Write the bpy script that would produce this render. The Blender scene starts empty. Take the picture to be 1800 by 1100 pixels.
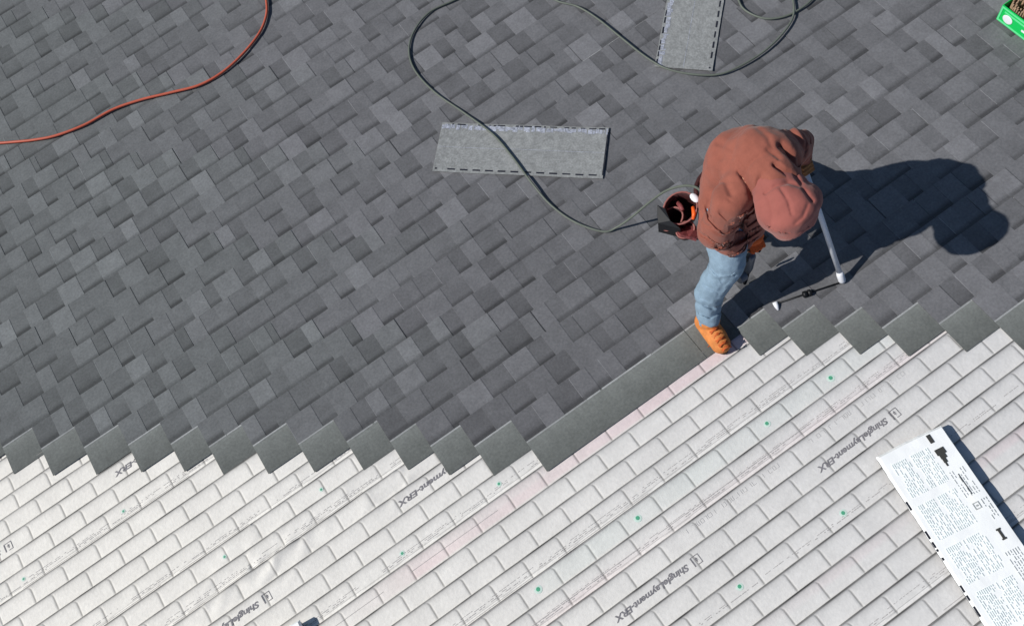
import bpy, bmesh, math, random
import numpy as np
from mathutils import Matrix, Vector, noise
random.seed(7); rng = np.random.default_rng(11)
scene = bpy.context.scene
col = scene.collection

# ------------------------------------------------------------ frame of reference
# roof plane coordinates: u along the courses, v up the slope, h out of the roof (metres)
# local roof axes: x = -u, y = v, z = h ; the roof pitch tips them into the world
PITCH = math.radians(24.0)
M = Matrix.Rotation(PITCH, 4, 'X')
RC = np.array([[0.81983, 0.549459, 0.16116], [-0.564971, 0.73039, 0.383847], [0.093199, -0.40574, 0.909224]])
CU, CV, CH = 0.111467, 1.108201, 4.477456          # drone position over the roof
F = 1600.0                                          # focal length in photograph pixels (1800 wide)
def at(px, py, h=0.0):
    """point of the roof space seen at a place of the photograph, h metres above the roof"""
    d = RC.T @ np.array([(px-900)/F, (py-550)/F, 1.0])
    t = (CH-h)/d[2]
    return Vector((-(CU+d[0]*t), CV+d[1]*t, h))
def to_px(x, y, h=0.0):
    q = RC @ np.array([-x-CU, y-CV, CH-h])
    return 900+F*q[0]/q[2], 550+F*q[1]/q[2]

# ------------------------------------------------------------ camera
cam = bpy.data.cameras.new('camera'); camo = bpy.data.objects.new('camera', cam); col.objects.link(camo)
cam.sensor_width = 36; cam.lens = F/1800*36; cam.clip_start = .05; cam.clip_end = 500
right = Vector((-RC[0,0], RC[0,1], -RC[0,2])); down = Vector((-RC[1,0], RC[1,1], -RC[1,2])); fwd = Vector((-RC[2,0], RC[2,1], -RC[2,2]))
cm = Matrix((right, -down, -fwd)).transposed().to_4x4(); cm.translation = Vector((-CU, CV, CH))
camo.matrix_world = M @ cm
scene.camera = camo

# ------------------------------------------------------------ sun and sky
sun_local = Vector((0.715, -0.20, 0.68)).normalized()
sd = (M.to_3x3() @ sun_local).normalized()
el = math.asin(sd.z); az = math.atan2(sd.x, sd.y)
world = bpy.data.worlds.new('World'); scene.world = world; world.use_nodes = True
wn = world.node_tree; bg = wn.nodes['Background']; sky = wn.nodes.new('ShaderNodeTexSky')
sky.sky_type = 'NISHITA'; sky.sun_disc = False; sky.sun_elevation = el; sky.ozone_density = 4.0; sky.dust_density = .3; sky.air_density = 1.1; sky.sun_rotation = az
wn.links.new(sky.outputs[0], bg.inputs[0]); bg.inputs[1].default_value = 0.064
sl = bpy.data.lights.new('sun', 'SUN'); sl.energy = 4.2; sl.angle = math.radians(.5); sl.color = (1, .965, .91)
so = bpy.data.objects.new('sun', sl); col.objects.link(so)
so.rotation_euler = sd.to_track_quat('Z', 'Y').to_euler(); so.location = sd*30
scene.view_settings.view_transform = 'Standard'; scene.view_settings.look = 'None'
scene.view_settings.exposure = 0.0; scene.view_settings.gamma = 1

# ------------------------------------------------------------ materials
def srgb(r, g, b):
    f = lambda c: (c/255/12.92 if c <= 10 else ((c/255+.055)/1.055)**2.4)
    return (f(r), f(g), f(b), 1)
def mat(name, color, rough=.8, attr=None, noise_scale=None, noise_amt=.15, bump=0, bump_scale=200, spec=.3, metal=0, detail=6, sheen=0, scale2=None, amt2=.1):
    m = bpy.data.materials.new(name); m.use_nodes = True; nt = m.node_tree; N = nt.nodes; L = nt.links
    b = N['Principled BSDF']; b.inputs['Roughness'].default_value = rough; b.inputs['Metallic'].default_value = metal
    b.inputs['Specular IOR Level'].default_value = spec
    if sheen: b.inputs['Sheen Weight'].default_value = sheen
    tc = N.new('ShaderNodeTexCoord')
    if attr:
        a = N.new('ShaderNodeAttribute'); a.attribute_name = attr; cur = a.outputs['Color']
        if color is not None:
            mx = N.new('ShaderNodeMix'); mx.data_type = 'RGBA'; mx.blend_type = 'MULTIPLY'; mx.inputs[0].default_value = 1
            L.new(cur, mx.inputs[6]); mx.inputs[7].default_value = color; cur = mx.outputs[2]
    else:
        rgb = N.new('ShaderNodeRGB'); rgb.outputs[0].default_value = color; cur = rgb.outputs[0]
    for sc, am, dt in ((noise_scale, noise_amt, detail), (scale2, amt2, 3)):
        if sc:
            n = N.new('ShaderNodeTexNoise'); n.inputs['Scale'].default_value = sc; n.inputs['Detail'].default_value = dt
            n.inputs['Roughness'].default_value = .65
            L.new(tc.outputs['Object'], n.inputs['Vector'])
            mr = N.new('ShaderNodeMapRange'); mr.inputs[1].default_value = .3; mr.inputs[2].default_value = .7
            mr.inputs[3].default_value = 1-am; mr.inputs[4].default_value = 1+am
            L.new(n.outputs['Fac'], mr.inputs[0])
            vm = N.new('ShaderNodeVectorMath'); vm.operation = 'SCALE'
            L.new(cur, vm.inputs[0]); L.new(mr.outputs[0], vm.inputs['Scale']); cur = vm.outputs[0]
    L.new(cur, b.inputs['Base Color'])
    if bump:
        n = N.new('ShaderNodeTexNoise'); n.inputs['Scale'].default_value = bump_scale; n.inputs['Detail'].default_value = 4
        L.new(tc.outputs['Object'], n.inputs['Vector'])
        bp = N.new('ShaderNodeBump'); bp.inputs['Strength'].default_value = bump; bp.inputs['Distance'].default_value = .004
        L.new(n.outputs['Fac'], bp.inputs['Height']); L.new(bp.outputs[0], b.inputs['Normal'])
    return m
M_shingle = mat('granules', (1.0, 1.0, 1.0, 1), .93, attr='tone', noise_scale=75, noise_amt=.17, scale2=13, amt2=.09, bump=.35, bump_scale=500, spec=.25)
M_under = mat('underlayment', None, .62, attr='tint', noise_scale=45, noise_amt=.06, scale2=3.5, amt2=.03, bump=.3, bump_scale=60, spec=.35)
M_ink = mat('printing_ink', srgb(126,124,128), .7, noise_scale=90, noise_amt=.35)
M_inkfaint = mat('faint_ink', srgb(172,169,168), .7, noise_scale=90, noise_amt=.1)
M_hollow = mat('hollow_ink', srgb(194,192,191), .7)
M_capnail = mat('green_cap', srgb(84,164,130), .5, noise_scale=200, noise_amt=.2)
M_caphalo = mat('green_washer', srgb(200,220,210), .9, noise_scale=200, noise_amt=.08)
M_back = mat('shingle_back', srgb(139,141,141), .9, noise_scale=90, noise_amt=.24, scale2=22, amt2=.16, bump=.3, bump_scale=300)
M_tar = mat('tar', srgb(38,40,50), .5, noise_scale=60, noise_amt=.2)
M_film = mat('release_film', srgb(158,162,174), .45, noise_scale=130, noise_amt=.5, detail=8, scale2=40, amt2=.35)
M_wood = mat('plywood', srgb(170,140,100), .8, noise_scale=20)
M_jacket = mat('jacket_cloth', srgb(142,83,69), .92, noise_scale=9, noise_amt=.13, bump=.25, bump_scale=120, sheen=.15, scale2=120, amt2=.05)
M_hood = mat('hood_cloth', srgb(148,86,78), .92, noise_scale=9, noise_amt=.12, bump=.2, bump_scale=120, sheen=.15)
M_jean = mat('denim', srgb(128,150,168), .9, noise_scale=30, noise_amt=.14, bump=.3, bump_scale=160, scale2=200, amt2=.08)
M_boot = mat('tan_leather', srgb(208,130,70), .75, noise_scale=30, noise_amt=.22, bump=.2, bump_scale=150)
M_sole = mat('rubber_sole', srgb(60,48,40), .8)
M_lace = mat('lace', srgb(190,92,45), .8)
M_skin = mat('skin', srgb(190,140,112), .55)
M_glove = mat('orange_glove', srgb(215,98,40), .7, noise_scale=50, noise_amt=.15)
M_cuff = mat('tan_glove', srgb(140,98,60), .8, noise_scale=50, noise_amt=.25)
M_leather = mat('dark_leather', srgb(64,34,34), .55, noise_scale=45, noise_amt=.4, bump=.3, bump_scale=90)
M_leather2 = mat('maroon_leather', srgb(128,66,66), .6, noise_scale=70, noise_amt=.45)
M_rim = mat('worn_leather_rim', srgb(150,96,90), .6, noise_scale=40, noise_amt=.15)
M_blackp = mat('black_plastic', srgb(24,25,28), .45)
M_orangep = mat('orange_plastic', srgb(240,100,40), .4)
M_greyp = mat('grey_metal', srgb(112,116,124), .4, metal=.4, noise_scale=30)
M_white = mat('white_paint', srgb(232,234,240), .35, noise_scale=20, noise_amt=.03)
M_hose1 = mat('orange_hose', srgb(190,92,70), .45, noise_scale=15, noise_amt=.08)
M_hose2 = mat('grey_green_hose', srgb(98,104,96), .5, noise_scale=15, noise_amt=.1)
M_wrap = mat('white_wrapper', srgb(248,250,250), .5, noise_scale=6, noise_amt=.02, bump=.25, bump_scale=26, spec=.5)
M_wrapblue = mat('pale_print', srgb(229,239,238), .4, noise_scale=50, noise_amt=.06)
M_wrapblack = mat('black_print', srgb(66,66,64), .45)
M_wrapgrey = mat('grey_print', srgb(176,180,178), .45)
M_green = mat('green_print', srgb(20,196,92), .5, noise_scale=10, noise_amt=.05)
M_green2 = mat('light_green_print', srgb(104,226,156), .5)
M_card = mat('cardboard', srgb(176,148,122), .85, noise_scale=30)
M_coil = mat('nail_coils', srgb(150,132,112), .5, noise_scale=60, noise_amt=.3)
M_grass = mat('lawn', (.055, .085, .03, 1), .95, noise_scale=8, noise_amt=.4)
M_wall = mat('siding', srgb(200,196,186), .8, noise_scale=5)

# ------------------------------------------------------------ builders
def tag(o, label=None, cat=None, group=None, kind=None):
    if label: o['label'] = label
    if cat: o['category'] = cat
    if group: o['group'] = group
    if kind: o['kind'] = kind
    return o
def thing(name, base, label, cat, group=None):
    o = bpy.data.objects.new(name, None); o.empty_display_size = .1; col.objects.link(o)
    o.matrix_world = M @ Matrix.Translation(Vector(base)); o['_b'] = list(base)
    return tag(o, label, cat, group)
bases = {}
def mesh_obj(name, verts, faces, m, parent=None, base=(0, 0, 0), smooth=False, attrs=None, mats=None, midx=None):
    me = bpy.data.meshes.new(name); b = Vector(base)
    me.from_pydata([tuple(Vector(v)-b) for v in verts], [], faces)
    me.materials.append(m)
    if mats:
        for k in mats: me.materials.append(k)
    if midx is not None:
        me.polygons.foreach_set('material_index', midx)
    if attrs:
        for an, vals in attrs.items():
            a = me.color_attributes.new(an, 'FLOAT_COLOR', 'POINT')
            arr = np.ones((len(verts), 4), 'f'); arr[:, :3] = np.array(vals); a.data.foreach_set('color', arr.ravel())
    if smooth: me.polygons.foreach_set('use_smooth', [True]*len(me.polygons))
    me.update()
    o = bpy.data.objects.new(name, me); col.objects.link(o)
    if parent is not None: o.parent = parent
    else: o.matrix_world = M @ Matrix.Translation(b)
    return o
class MB:
    def __init__(s): s.v = []; s.f = []
    def add(s, v, f):
        n = len(s.v); s.v += [Vector(a) for a in v]; s.f += [tuple(i+n for i in g) for g in f]
    def box(s, c, size, axes=None, taper=1):
        c = Vector(c); X, Y, Z = axes or (Vector((1,0,0)), Vector((0,1,0)), Vector((0,0,1)))
        v = []
        for k in (-1, 1):
            tp = taper if k == 1 else 1
            for a, b in ((-1,-1),(1,-1),(1,1),(-1,1)):
                v.append(c+X*a*size[0]/2*tp+Y*b*size[1]/2*tp+Z*k*size[2]/2)
        s.add(v, [(3,2,1,0),(4,5,6,7),(0,1,5,4),(1,2,6,5),(2,3,7,6),(3,0,4,7)])
    def tube(s, pts, r, n=10, cap=True):
        pts = [Vector(p) for p in pts]; rr = r if isinstance(r, (list, tuple)) else [r]*len(pts)
        rings = []; up = Vector((.13, .21, 1)).normalized()
        v = []; 
        for i, p in enumerate(pts):
            t = (pts[min(i+1, len(pts)-1)]-pts[max(i-1, 0)]).normalized()
            a = t.cross(up); a = a.normalized() if a.length > 1e-4 else t.cross(Vector((1, 0, 0))).normalized()
            b = a.cross(t).normalized()
            for k in range(n):
                an = 2*math.pi*k/n; v.append(p+a*math.cos(an)*rr[i]+b*math.sin(an)*rr[i])
        f = []
        for i in range(len(pts)-1):
            for k in range(n): f.append((i*n+k, i*n+(k+1) % n, (i+1)*n+(k+1) % n, (i+1)*n+k))
        if cap: f.append(tuple(range(n))[::-1]); f.append(tuple((len(pts)-1)*n+k for k in range(n)))
        s.add(v, f)
    def sphere(s, c, r, n=12, m=8, sc=(1, 1, 1), axes=None):
        c = Vector(c); X, Y, Z = axes or (Vector((1,0,0)), Vector((0,1,0)), Vector((0,0,1)))
        v = [c+Z*r*sc[2]]; f = []
        for j in range(1, m):
            th = math.pi*j/m
            for k in range(n):
                ph = 2*math.pi*k/n
                v.append(c+X*math.sin(th)*math.cos(ph)*r*sc[0]+Y*math.sin(th)*math.sin(ph)*r*sc[1]+Z*math.cos(th)*r*sc[2])
        v.append(c-Z*r*sc[2]); L = len(v)-1
        for k in range(n): f.append((0, 1+k, 1+(k+1) % n)); f.append((L, 1+(m-2)*n+(k+1) % n, 1+(m-2)*n+k))
        for j in range(m-2):
            for k in range(n): a = 1+j*n; f.append((a+k, a+n+k, a+n+(k+1) % n, a+(k+1) % n))
        s.add(v, f)
    def caps(s, p, r0, q, r1, n=16):
        p = Vector(p); q = Vector(q); L = (q-p).length; k = max(1, int(L/(.35*min(r0, r1))))
        for i in range(k+1):
            t = i/k; s.sphere(p.lerp(q, t), r0+(r1-r0)*t, n, 10)
    def build(s, name, m, parent=None, base=(0,0,0), smooth=False, **kw):
        return mesh_obj(name, s.v, s.f, m, parent, base, smooth, **kw)
def bake(o, mods, smooth=True):
    """apply modifiers without operators"""
    for fn in mods: fn(o)
    bpy.context.view_layer.update()
    dg = bpy.context.evaluated_depsgraph_get(); ev = o.evaluated_get(dg)
    me = bpy.data.meshes.new_from_object(ev); me.materials.clear()
    for mm in o.data.materials: me.materials.append(mm)
    o.modifiers.clear(); o.data = me
    if smooth: me.polygons.foreach_set('use_smooth', [True]*len(me.polygons))
    return o
def m_remesh(vox): return lambda o: (lambda r: (setattr(r, 'mode', 'VOXEL'), setattr(r, 'voxel_size', vox)))(o.modifiers.new('r', 'REMESH'))
def m_smooth(n, f=.5): return lambda o: (lambda r: (setattr(r, 'factor', f), setattr(r, 'iterations', n)))(o.modifiers.new('s', 'SMOOTH'))
def catmull(pts, n=8):
    pts = [Vector(p) for p in pts]; out = []
    P = [pts[0]*2-pts[1]]+pts+[pts[-1]*2-pts[-2]]
    for i in range(1, len(P)-2):
        a, b, c, d = P[i-1:i+3]
        for k in range(n):
            t = k/n
            out.append(.5*((2*b)+(c-a)*t+(2*a-5*b+4*c-d)*t*t+(3*b-a-3*c+d)*t**3))
    out.append(pts[-1]); return out

# ------------------------------------------------------------ setting far below the roof
g = mesh_obj('ground', [(-60,-60,-3.2),(60,-60,-3.2),(60,60,-3.2),(-60,60,-3.2)], [(0,1,2,3)], M_grass)
g.matrix_world = Matrix.Identity(4); tag(g, kind='structure')

# ------------------------------------------------------------ THE ROOF
roof = thing('house_roof', (0, 0, 0), 'sloping house roof half covered in dark grey shingles over pale printed underlayment', 'roof')
U0, U1, V0, V1 = -3.9, 5.2, -6.3, 3.0            # extent of the slope
b = MB(); b.box((-(U0+U1)/2, (V0+V1)/2, -.03), (U1-U0-.01, V1-V0-.01, .035))
b.build('roof_deck', M_wood, roof)
# walls under it (a gable box), a part of the same building is its own thing
hw = thing('house_wall', (0, 0, 0), 'pale siding house wall under the roof slope', 'wall')
b = MB()
yl, yh = V0+.5, V1-.1
wp = [(-U0-.3, yl), (-U1+.3, yl), (-U1+.3, yh), (-U0-.3, yh)]
Mi = M.inverted()
top = [Vector((x, y, -.06)) for x, y in wp]
bot = [Mi @ Vector(((M @ t).x, (M @ t).y, -3.2)) for t in top]
b.add(top+bot, [(0,1,2,3),(0,4,5,1),(1,5,6,2),(2,6,7,3),(3,7,4,0)]); b.build('siding', M_wall, hw)

P = .10668; TAB = .197
OFF = {-16:.1441,-15:.0452,-14:.1491,-13:.0421,-12:.1388,-11:.0397,-10:.1371,-9:.0371,-8:.1375,-7:.03,-6:.109,-5:.01,-4:.1056,-3:.0053,-2:.1024,-1:.195,0:.093,1:.1863,2:.0858,3:.184,4:.1699,5:.07,6:.1682,7:.0687,8:.1644,9:.0645,10:.1599,11:.0592,12:.1564,13:.09,14:.183}
STAIR = [(-20.4245,-16.807),(-18.636,-15.402),(-16.64,-14.028),(-14.574,-12.675),(-12.653,-11.317),(-11.035,-9.967),(-9.101,-8.601),(-7.124,-7.272),(-5.048,-5.904),(-3.246,-4.596),(-1.74,-3.199),(.01,-1.897),(2.1595,-.572),(13.544,.81),(15.22,2.118),(17.185,3.504),(18.822,4.854),(20.953,6.228),(22.93,7.595)]
courses = [(a*P, c*P) for a, c in STAIR]
EXPO = .1447
k = 1
while courses[0][1]-.0 > V0+.33:
    courses.insert(0, (courses[0][0]-(.19+.03*math.sin(k*1.9)), courses[0][1]-EXPO)); k += 1
while courses[-1][1] < 2.6 and courses[-1][0] < U1-.25:
    courses.append((courses[-1][0]+.21, courses[-1][1]+EXPO))

def umax_of(v): return min([c[0] for c in courses if c[1] > v] or [U1])+.35
def vnoise(x, y, s, seed=0): return noise.noise(Vector((x*s+seed*7.3, y*s-seed*3.1, seed*1.7)))
_r0, _r1 = at(441,925), at(438,1010)
def relief(u, v):
    """height of the draped underlayment over the old shingles"""
    n = math.floor(v/P); w = v-n*P
    if w < .0016: h = .0085*w/.0016
    else: h = .0085*math.exp(-(w-.0016)/.024)
    h *= min(1, (P-w)/.012)
    h += .0035*vnoise(u, v, 2.2, 1)+.0012*vnoise(u, v, 9, 2)
    ry = (v-_r0.y)/(_r1.y-_r0.y)
    if -.05 < ry < 1.05: h += .0045*math.exp(-((u+(_r0.x+(_r1.x-_r0.x)*ry))/.006)**2)
    # crumpled patch low on the left
    d = math.exp(-(((u+1.28)/.38)**2+((v+.53)/.14)**2))+.7*math.exp(-(((u+.52)/.24)**2+((v+.46)/.10)**2))
    if u > umax_of(v)-.38: d = 0
    if d > .03:
        a = u*math.cos(.9)+v*math.sin(.9)
        h += d*(.018*abs(vnoise(a*2.0, (v-u)*.8, 9, 5))+.0035*vnoise(u, v, 24, 6))
    return h
# stain colours of the sheet: broad pink and pale blue-green courses
LAPS = (4, 2, -2, -6, -8, -12, 12)
def tint(u, v):
    t = (v/P)
    br = 1+.02*vnoise(u, v, 3, 8)
    warm = max(0, min(1, (1.6-u)/3.2))
    c = np.array([.715+.07*warm, .703+.052*warm, .690+.010*warm])*(1+.05*vnoise(u, v, 14, 51)+.03*vnoise(u, v, 40, 52))
    c *= br*(.94+.09*warm)
    def band(a, bb, soft=.12): return max(0, min(1, (t-a)/soft, (bb-t)/soft))
    pk = 0
    if v < .01: pk = band(-.98, 0.0)*(.45+.55*max(0, vnoise(u, 0, 2.0, 3)+.4))*(1 if u > -.55 else max(0, 1+(u+.55)*2))
    pk += .35*band(-.55, .0)*(u > -.6)
    pk = max(pk, .42*band(4.55, 5.1)*(.4+max(0, vnoise(u, v, 2.5, 4)+.5)))
    pk = max(pk, .75*band(10, 10.55)*max(0, vnoise(u, v, 2.2, 9)+.45))
    c = c*(1-pk*.11*np.array([-.12, 1.0, .75]))
    cy = .8*band(3.0, 4.0)*(.6+.4*vnoise(u, v, 3, 12))*(u > -.1)
    c = c*(1-cy*np.array([.06, -.012, .0]))
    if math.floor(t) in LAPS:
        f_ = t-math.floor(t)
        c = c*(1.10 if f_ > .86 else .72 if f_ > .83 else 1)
    return c
ws = [0, .0016, .004, .0065, .010, .016, .026, .042, .062, .082, .0884, .0888, .0914, .0920, .101, .1045, P]
V = []; Fc = []; T = []
for n in range(int(V0/P)+1, int(V1/P)):
    v0 = n*P; hi = min(U1, max(umax_of(v0), umax_of(v0+P)))
    if v0 < -2.3: hi = min(hi, U0+1.2)
    off = OFF.get(n, (n % 2)*.0985+.05)
    in_frame = -2.1 < v0 < 1.85
    cols_ = []
    j = math.floor((U0-off)/TAB)+1
    while off+j*TAB < hi:
        uc = off+j*TAB+.003*math.sin(n*3.1+j*1.7)
        for du, gr in ((-.0985+.004, 0), (-.066, 0), (-.033, 0), (-.014, 0), (-.007, .12), (-.0025, .85), (0, 1), (.0025, .85), (.006, .1), (.014, 0), (.033, 0), (.066, 0)):
            if U0 < uc+du < hi: cols_.append((uc+du, gr))
        j += 1
    cols_ = [(U0, 0)]+cols_+[(hi, 0)]
    jit = [1+.35*vnoise(i*.37, n*.9, 1, 3) for i in range(4)]
    base = len(V); CRV = .020+.008*math.sin(n*2.7)
    for w in ws:
        curve = CRV*max(0, 1-w/.030)**2.2
        for ci, (uu, gr) in enumerate(cols_):
            u = uu-curve*(1 if 0 < ci < len(cols_)-1 else 0)
            v = v0+w+(.0012*vnoise(u, n, 5, 21))
            gq = gr*min(1, w/.012)*min(1, (P-w+.004)/.012)
            h = relief(u, v0+min(w, P-1e-6))-.0016*gq
            V.append((-u, v, h))
            line_shade = max(.72*gq*(.6+.4*min(1, w/.03)), {0: 1.0, .0016: 1.0, .004: 1.0, .0065: .86, .010: .42, .016: .18, .026: .07}.get(w, .5 if w == P else 0)*(1+.35*vnoise(u, v, 8, 31)))  # dark course and slot lines, plus relief shade painted into the sheet colour
            c = tint(u, v)*(1-.76*line_shade)
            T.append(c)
    nc = len(cols_)
    for a in range(len(ws)-1):
        for cc in range(nc-1):
            Fc.append((base+a*nc+cc+1, base+a*nc+cc, base+(a+1)*nc+cc, base+(a+1)*nc+cc+1))
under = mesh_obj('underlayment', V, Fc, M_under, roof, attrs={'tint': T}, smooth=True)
tag(under, 'pale grey synthetic underlayment draped over old brick-patterned shingles')

# ---- new laminated shingles, each one a part
LEN = 1.0; WID = .337; BT = .0026; TT = .0018; ZO = .007
def shingle_geo(u0, u1, vt, seed, hue):
    """one laminated shingle: top edge at vt, exposure at the low end; returns verts, faces, colours"""
    r = random.Random(seed); vb = vt-WID
    skew = r.uniform(-.002, .002); vb0 = vb+skew
    zt = lambda w: ZO+.0060*(1-w/WID)
    V = []; Fq = []; C = []
    def quadbox(a, b_, w0, w1, z0, z1, c0, c1, wsub=None):
        """slab between two heights above the shingle's own plane; colour runs c0 (low end) to c1"""
        wl = wsub or [w0, w1]; n = len(V)
        for w in wl:
            t = 0 if w1 == w0 else (w-w0)/(w1-w0)
            cc = c0+(c1-c0)*t if not callable(c0) else c0(w)
            for uu in (a, b_):
                V.append((-uu, vb0+w, zt(w)+z1)); C.append(cc)
        m = len(V)
        for w in (wl[0], wl[-1]):
            for uu in (a, b_):
                V.append((-uu, vb0+w, zt(w)+z0)); C.append((c0 if not callable(c0) else c0(w))*.8)
        for i in range(len(wl)-1):
            p = n+2*i; Fq.append((p+1, p, p+2, p+3))
        L = n+2*(len(wl)-1)
        Fq.append((n, n+1, m+1, m)); Fq.append((L+1, L, m+2, m+3))
        Fq.append((L, *[n+2*i for i in range(len(wl)-2, -1, -1)], m, m+2))
        Fq.append((*[n+2*i+1 for i in range(len(wl))], m+3, m+1))
        Fq.append((m, m+1, m+3, m+2))
    g0 = np.array(hue)
    # segments of the base layer, every gap a tone of its own
    u = u0+.0015; tooth = r.random() < .5; first = True; segs = []
    while u < u1-.002:
        w_ = r.uniform(.085, .165) if tooth else r.uniform(.075, .15)
        e = min(u+w_, u1-.0015)
        if u1-.0015-e < .03: e = u1-.0015
        segs.append((u, e, tooth)); u = e; tooth = not tooth
    for (a, e, tt) in segs:
        tone = r.choice([.80, .86, .90, .94, .98])*r.uniform(.97, 1.03)
        band = r.uniform(.42, .72)
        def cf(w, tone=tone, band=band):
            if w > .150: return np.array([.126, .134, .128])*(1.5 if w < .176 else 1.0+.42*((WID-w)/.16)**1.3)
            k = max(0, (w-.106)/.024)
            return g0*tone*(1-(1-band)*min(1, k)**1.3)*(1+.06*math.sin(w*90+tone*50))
        ae, ee = a, e
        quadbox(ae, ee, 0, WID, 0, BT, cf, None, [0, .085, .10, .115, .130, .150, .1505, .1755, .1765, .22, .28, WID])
    for (a, e, tt) in segs:
        if tt:
            tone = r.choice([.96, .99, 1.02, 1.04, 1.08, 1.12, 1.24])*r.uniform(.97, 1.04)
            w0 = r.uniform(-.001, .002)
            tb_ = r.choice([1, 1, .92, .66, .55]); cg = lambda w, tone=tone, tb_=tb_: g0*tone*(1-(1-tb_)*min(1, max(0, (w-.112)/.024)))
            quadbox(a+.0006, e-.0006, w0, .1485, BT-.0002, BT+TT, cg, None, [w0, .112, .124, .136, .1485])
            if r.random() < .13: quadbox(a+.001, a+.0045, .01, .13, BT, BT+TT+.0006, g0*1.55, g0*1.4)  # pale strip: sunlit tooth edge painted as a lighter colour
            elif r.random() < .12: quadbox(e-.004, e-.001, .0, .14, BT, BT+TT+.0003, g0*.5, g0*.5)
    # sealing line just above the exposure: a thin pale line, broken here and there
    u = u0+.002
    while u < u1-.01:
        e = min(u1-.002, u+r.uniform(.08, .4))
        quadbox(u, e, .1490, .1575, BT, BT+.0009, np.array([.36, .37, .37])*r.uniform(.7, 1.25), np.array([.33, .34, .34])); 
        u = e+r.choice([.002, .003, .012])
    return V, Fq, C
shingles = []
for ci, (us, vt) in enumerate(courses):
    u = us; j = 0; rr = random.Random(ci*17+3)
    # the first shingle of a course is cut so that the joints step from course to course
    while u < U1-.02:
        L = LEN
        e = min(u+L, U1)
        if e > U0+.06: shingles.append((max(u, U0+.02), e, vt, ci, j)); j += 1
        u = e
def vis_area(s):
    u0, u1, vt, ci, j = s; cnt = 0
    for a in np.linspace(u0+.01, u1-.01, 16):
        for w in np.linspace(vt-WID+.01, vt-WID+EXPO-.005, 4):
            x, y = to_px(-a, w)
            if 0 <= x <= 1800 and 0 <= y <= 1100: cnt += 1
    # the uncovered headlap
    if ci+1 < len(courses):
        nu = courses[ci+1][0]
        for a in np.linspace(u0+.01, u1-.01, 16):
            if a < nu:
                for w in np.linspace(vt-.18, vt-.01, 4):
                    x, y = to_px(-a, w)
                    if 0 <= x <= 1800 and 0 <= y <= 1100: cnt += 1
    return cnt
ranked = sorted(shingles, key=vis_area, reverse=True)
single = set((s[3], s[4]) for s in ranked[:100] if vis_area(s) > 0)
SV = []; SF = []; SC = []
for s in shingles:
    u0, u1, vt, ci, j = s
    lr = vnoise((u0+u1)/2, vt, .35, 40)
    px_, py_ = (u0+u1)/2, vt-.26
    lum = (.151+.012*lr)*(1+.04*math.sin(ci*2.3+j))*(1-.14*max(0, min(1, 1-math.hypot((px_-.6)/1.6, (py_+.7)/1.0))))*(1+.05*max(0, min(1, (px_-1.5)/1.5)))  # lot variation, plus broad sheen painted in: darker mid roof, lighter at larger u
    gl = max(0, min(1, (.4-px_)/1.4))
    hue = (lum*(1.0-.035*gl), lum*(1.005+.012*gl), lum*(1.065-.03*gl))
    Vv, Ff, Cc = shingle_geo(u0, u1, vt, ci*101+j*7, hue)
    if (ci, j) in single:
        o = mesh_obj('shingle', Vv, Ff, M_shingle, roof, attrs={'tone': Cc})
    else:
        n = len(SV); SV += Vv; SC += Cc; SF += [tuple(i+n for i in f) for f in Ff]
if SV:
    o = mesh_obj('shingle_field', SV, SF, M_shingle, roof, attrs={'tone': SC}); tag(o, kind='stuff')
print('single shingles', len(single), 'of', len(shingles))

# ---- printing on the underlayment
def text_obj(body, origin, width, height, m, name, shear=.22, offset=.0, parent=under, xdir=(1, 0), z0=.0012, drape=True, outline=False, xside=1):
    cu = bpy.data.curves.new('t', 'FONT'); cu.body = body; cu.size = 1; cu.shear = shear; cu.offset = offset; cu.resolution_u = 3
    if outline: cu.fill_mode = 'NONE'; cu.bevel_depth = .012; cu.bevel_resolution = 0
    t = bpy.data.objects.new('t', cu); col.objects.link(t); bpy.context.view_layer.update()
    me = bpy.data.meshes.new_from_object(t.evaluated_get(bpy.context.evaluated_depsgraph_get()))
    vs = [v.co.copy() for v in me.vertices]; fs = [tuple(p.vertices) for p in me.polygons]
    bpy.data.objects.remove(t)
    x0 = min(v.x for v in vs); x1 = max(v.x for v in vs); y0 = min(v.y for v in vs); y1 = max(v.y for v in vs)
    X = Vector((*xdir, 0)).normalized(); Y = Vector((-X.y, X.x, 0)); O = Vector(origin)
    out = []
    for v in vs:
        p = O+X*((v.x-x0)/(x1-x0)*width)+Y*((v.y-y0)/(y1-y0)*height)
        p.z = (relief(-p.x, p.y) if drape else O.z)+z0+(v.z*.0 if not outline else 0)
        out.append(p)
    return mesh_obj(name, out, fs, m, parent, (0, 0, 0) if parent is under else bases.get(parent.name, (0, 0, 0)))
def flat_marks(rects, name, m, parent, z0=.0012):
    """rects: (x0,y0,x1,y1) in roof axes, draped"""
    V = []; Fq = []
    for (x0, y0, x1, y1) in rects:
        k = max(1, int(abs(x1-x0)/.03)); n = len(V)
        for i in range(k+1):
            x = x0+(x1-x0)*i/k
            for y in (y0, y1): V.append((x, y, relief(-x, y)+z0))
        for i in range(k): a = n+2*i; Fq.append((a, a+2, a+3, a+1))
    return mesh_obj(name, V, Fq, m, parent)
def logo(x, y, s):
    t = .0035; return [(x, y, x+s, y+t), (x, y+s-t, x+s*.55, y+s), (x, y+t, x+t, y+s*.93), (x+s-t*1.8, y+t, x+s, y+s), (x+s*.3, y+s*.32, x+s*.62, y+s*.42), (x+s*.3, y+s*.5, x+s*.62, y+s*.56), (x+s*.42, y+s*.2, x+s*.5, y+s*.7)]
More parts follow.
